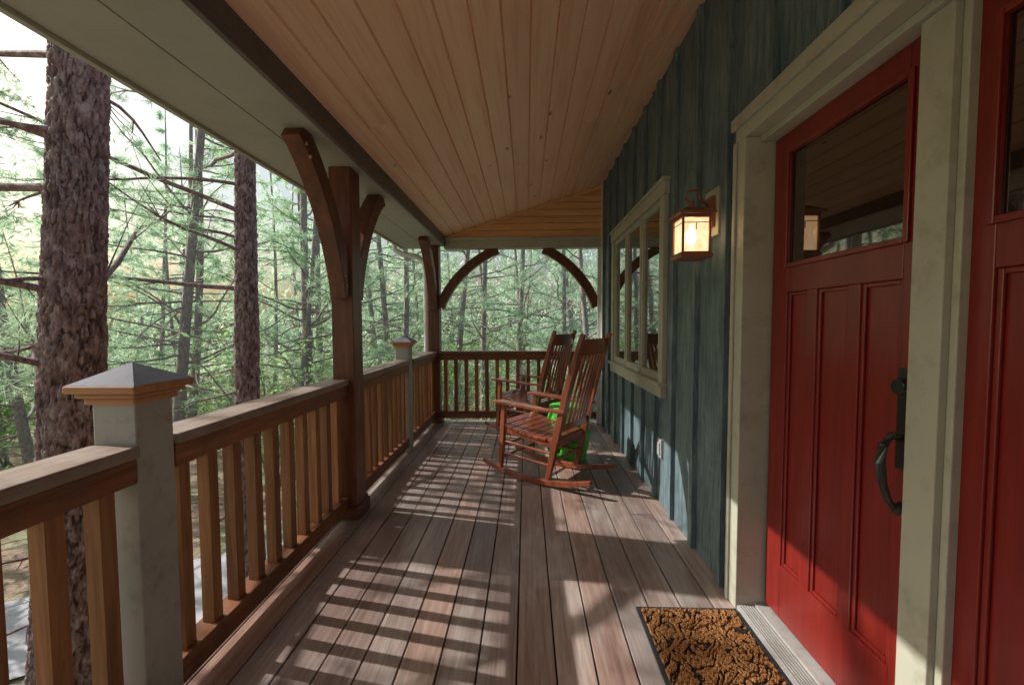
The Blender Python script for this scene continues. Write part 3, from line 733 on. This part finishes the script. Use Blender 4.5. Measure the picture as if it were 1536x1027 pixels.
for x,y,v in ((-6.6,7.4,1),(-4.7,8.9,3),(-4.9,8.3,4),(-1.2,11.5,3),(-.3,13.5,0),(-3.2,10,2),(-8.6,6.9,0),(-8.0,4.2,2),(.9,12.5,2),(-2.3,13,1),(-6.6,1.2,4),(-8.4,2.3,2)): put(x,y,v)  # last two pines are added to break up sun stripes on the deck
cnt=0; tries=0
while cnt<50 and tries<20000:
    tries+=1
    th=math.radians(random.uniform(-80,12)); d=9.5+24*random.random()**.8
    x=d*math.sin(th); y=d*math.cos(th)
    if x>-5.5 and y<8: continue
    if any((x-a)**2+(y-c)**2<(1.6+.05*d)**2 for a,c in pos): continue
    put(x,y,far=d>15); cnt+=1
def leaves(name,C,ls,mat,r2,bias=0,asp=.45):
    nl=len(C)
    nrm=r2.normal(0,1,(nl,3))
    if bias: nrm[:,2]=np.abs(nrm[:,2])+bias
    nrm/=np.linalg.norm(nrm,axis=1,keepdims=True)
    u=np.cross(nrm,r2.normal(0,1,(nl,3))); u/=np.linalg.norm(u,axis=1,keepdims=True); v=np.cross(nrm,u)
    s=ls*r2.uniform(.6,1.2,(nl,1)); V=np.stack([C-u*s,C-v*s*asp+nrm*s*.1,C+u*s,C+v*s*asp+nrm*s*.1],1).reshape(-1,3)
    me=bpy.data.meshes.new(name); me.vertices.add(len(V)); me.vertices.foreach_set('co',V.reshape(-1)); me.loops.add(nl*4); me.loops.foreach_set('vertex_index',np.arange(nl*4,dtype=np.int32)); me.polygons.add(nl)
    me.polygons.foreach_set('loop_start',np.arange(0,nl*4,4,dtype=np.int32)); me.polygons.foreach_set('loop_total',np.full(nl,4,dtype=np.int32)); me.update(calc_edges=True)
    at=me.attributes.new('tint','FLOAT','FACE'); at.data.foreach_set('value',r2.uniform(0,1,nl).astype(np.float32)); me.materials.append(mat)
    return me
def make_shrub(seed,Ht,wdt,nst,nl,ls):
    R=random.Random(seed); r2=np.random.default_rng(seed); b=B(); P=[]
    for i in range(nst):
        a=R.uniform(0,6.28); p=Vector((R.uniform(-.1,.1),R.uniform(-.1,.1),0)); d=Vector((math.cos(a)*R.uniform(.1,.5),math.sin(a)*R.uniform(.1,.5),1)).normalized(); pts=[p]
        L_=Ht*R.uniform(.5,1)
        for k in range(6):
            d=(d+Vector((R.uniform(-.3,.3),R.uniform(-.3,.3),R.uniform(-.1,.1)))).normalized(); p=p+d*L_/6; pts.append(p.copy())
            if k>0:
                for q in range(3):
                    e=p+Vector((R.gauss(0,1),R.gauss(0,1),R.gauss(0,.4)))*wdt*.33; b.tube([p,e],[.006,.003],3,cap=False)
                    for t in (.4,.6,.8,1): P.append(p.lerp(e,t))
        b.tube(pts,[.02*(1-i/7)+.004 for i in range(7)],5,cap=False)
    P=np.array([tuple(p) for p in P]); idx=r2.integers(0,len(P),nl); C=P[idx]+r2.normal(0,.09,(nl,3))
    return b.mesh('stems',M['bark2'],smooth=True),leaves('foliage',C,ls,M['leaf'],r2,.6)
sv=[make_shrub(71,3.0,1.6,6,1300,.055),make_shrub(72,4.2,2.0,7,1700,.06),make_shrub(73,2.0,1.5,7,1200,.05)]
cnt=0
while cnt<34:
    th=math.radians(random.uniform(-72,10)); d=7.5+14*random.random()**.8; x=d*math.sin(th); y=d*math.cos(th)
    if x>-4.6 and y<8.5: continue
    i=random.randrange(3); e=empty('shrub',(x,y,gz(x,y)),'leafy green understory shrub among the pine trunks','shrub','understory shrubs'); e.rotation_euler=(0,0,random.uniform(0,6)); s=random.uniform(.8,1.2); e.scale=(s,s,s)
    for k,m_ in zip(('stems','foliage'),sv[i]):
        o=bpy.data.objects.new(k,m_); COL.objects.link(o); o.parent=e
    cnt+=1
nl=120000; th=np.radians(rng.uniform(-100,25,nl)); d=rng.uniform(27,44,nl); C=np.stack([d*np.sin(th),d*np.cos(th),-4.5+17*rng.random(nl)**1.35],-1)
cl=np.array([noise.noise(Vector(tuple(c*.34))) for c in C]); C=C[cl>.03+(C[:,2]-3)*.028]
me=leaves('distant_woods',C,.27,M['needlehaze'],rng,0,.22)
o=bpy.data.objects.new('distant_woods',me); COL.objects.link(o); o['kind']='stuff'; o['label']='mass of distant forest foliage, its green paled for haze'; o['category']='woods'
# ================================================================== LIGHT
# choose the sun direction whose shafts through the trees reach deck, wall and door in broken patches, as in the photograph
bpy.context.view_layer.update(); dg=bpy.context.evaluated_depsgraph_get()
R=random.Random(5)
def lit(p,d_): return 0 if scene.ray_cast(dg,Vector(p)+d_*.01,d_)[0] else 1
bins=[]
for xr in ((-.85,-.45),(-.45,-.05),(.1,.45),(.45,.85)):
    for yb in np.arange(1.2,4.2,.3):
        bins.append((xr[0]<0,[(R.uniform(*xr),R.uniform(yb,yb+.3),.012) for _ in range(7)]))
regs=[([(XW-.04,R.uniform(1.95,3.6),R.uniform(.02,.5)) for _ in range(40)],.42,1.1),
      ([(XD-.02,R.uniform(1.15,1.7),R.uniform(.06,.40)) for _ in range(36)],.40,1.1)]
best=None
for sz in (.60,.63,.66,.69,.72):
    for sy in np.arange(-.36,.56,.08):
        d_=Vector((-1,sy,sz)).normalized(); fa=[];fb=[]
        for isleft,pts_ in bins: (fa if isleft else fb).append(sum(lit(p,d_) for p in pts_)/len(pts_))
        sc_=1.6*abs(np.mean(fa)-.24)+1.4*abs(np.mean(fb)-.36)-2.6*np.std(fa)-1.6*np.std(fb)
        for pts_,tg,wt in regs: sc_+=wt*abs(sum(lit(p,d_) for p in pts_)/len(pts_)-tg)
        if best is None or sc_<best[0]: best=(sc_,float(sy),sz)
S=Vector((-1,best[1],best[2])).normalized(); elev=math.asin(S.z); azi=math.atan2(S.x,S.y)
w=bpy.data.worlds.new('World'); scene.world=w; w.use_nodes=True; nt=w.node_tree; nt.nodes.clear()
out=nt.nodes.new('ShaderNodeOutputWorld'); bg=nt.nodes.new('ShaderNodeBackground'); sky=nt.nodes.new('ShaderNodeTexSky')
sky.sky_type='NISHITA'; sky.sun_disc=False; sky.sun_elevation=elev; sky.sun_rotation=azi; sky.dust_density=5.0; sky.air_density=1.6; sky.ozone_density=2.5
bg.inputs[1].default_value=.15; nt.links.new(sky.outputs[0],bg.inputs[0]); nt.links.new(bg.outputs[0],out.inputs[0])
sl=bpy.data.lights.new('sun','SUN'); sl.energy=5; sl.angle=math.radians(.5); sl.color=(1,.96,.90)
so=bpy.data.objects.new('sun',sl); COL.objects.link(so); so.rotation_euler=S.to_track_quat('Z','Y').to_euler(); so.location=(-10,5,12)
# ================================================================== CAMERA
cam=bpy.data.cameras.new('camera'); co=bpy.data.objects.new('camera',cam); COL.objects.link(co)
cam.sensor_width=36; cam.sensor_fit='HORIZONTAL'; cam.lens=621.5*36/1536; cam.clip_end=500; cam.clip_start=.02
co.matrix_world=Matrix.Translation((0,0,H))@Matrix.Rotation(.03468,4,'Z')@Matrix.Rotation(math.pi/2-.04656,4,'X')@Matrix.Rotation(-.003832,4,'Z')
scene.camera=co
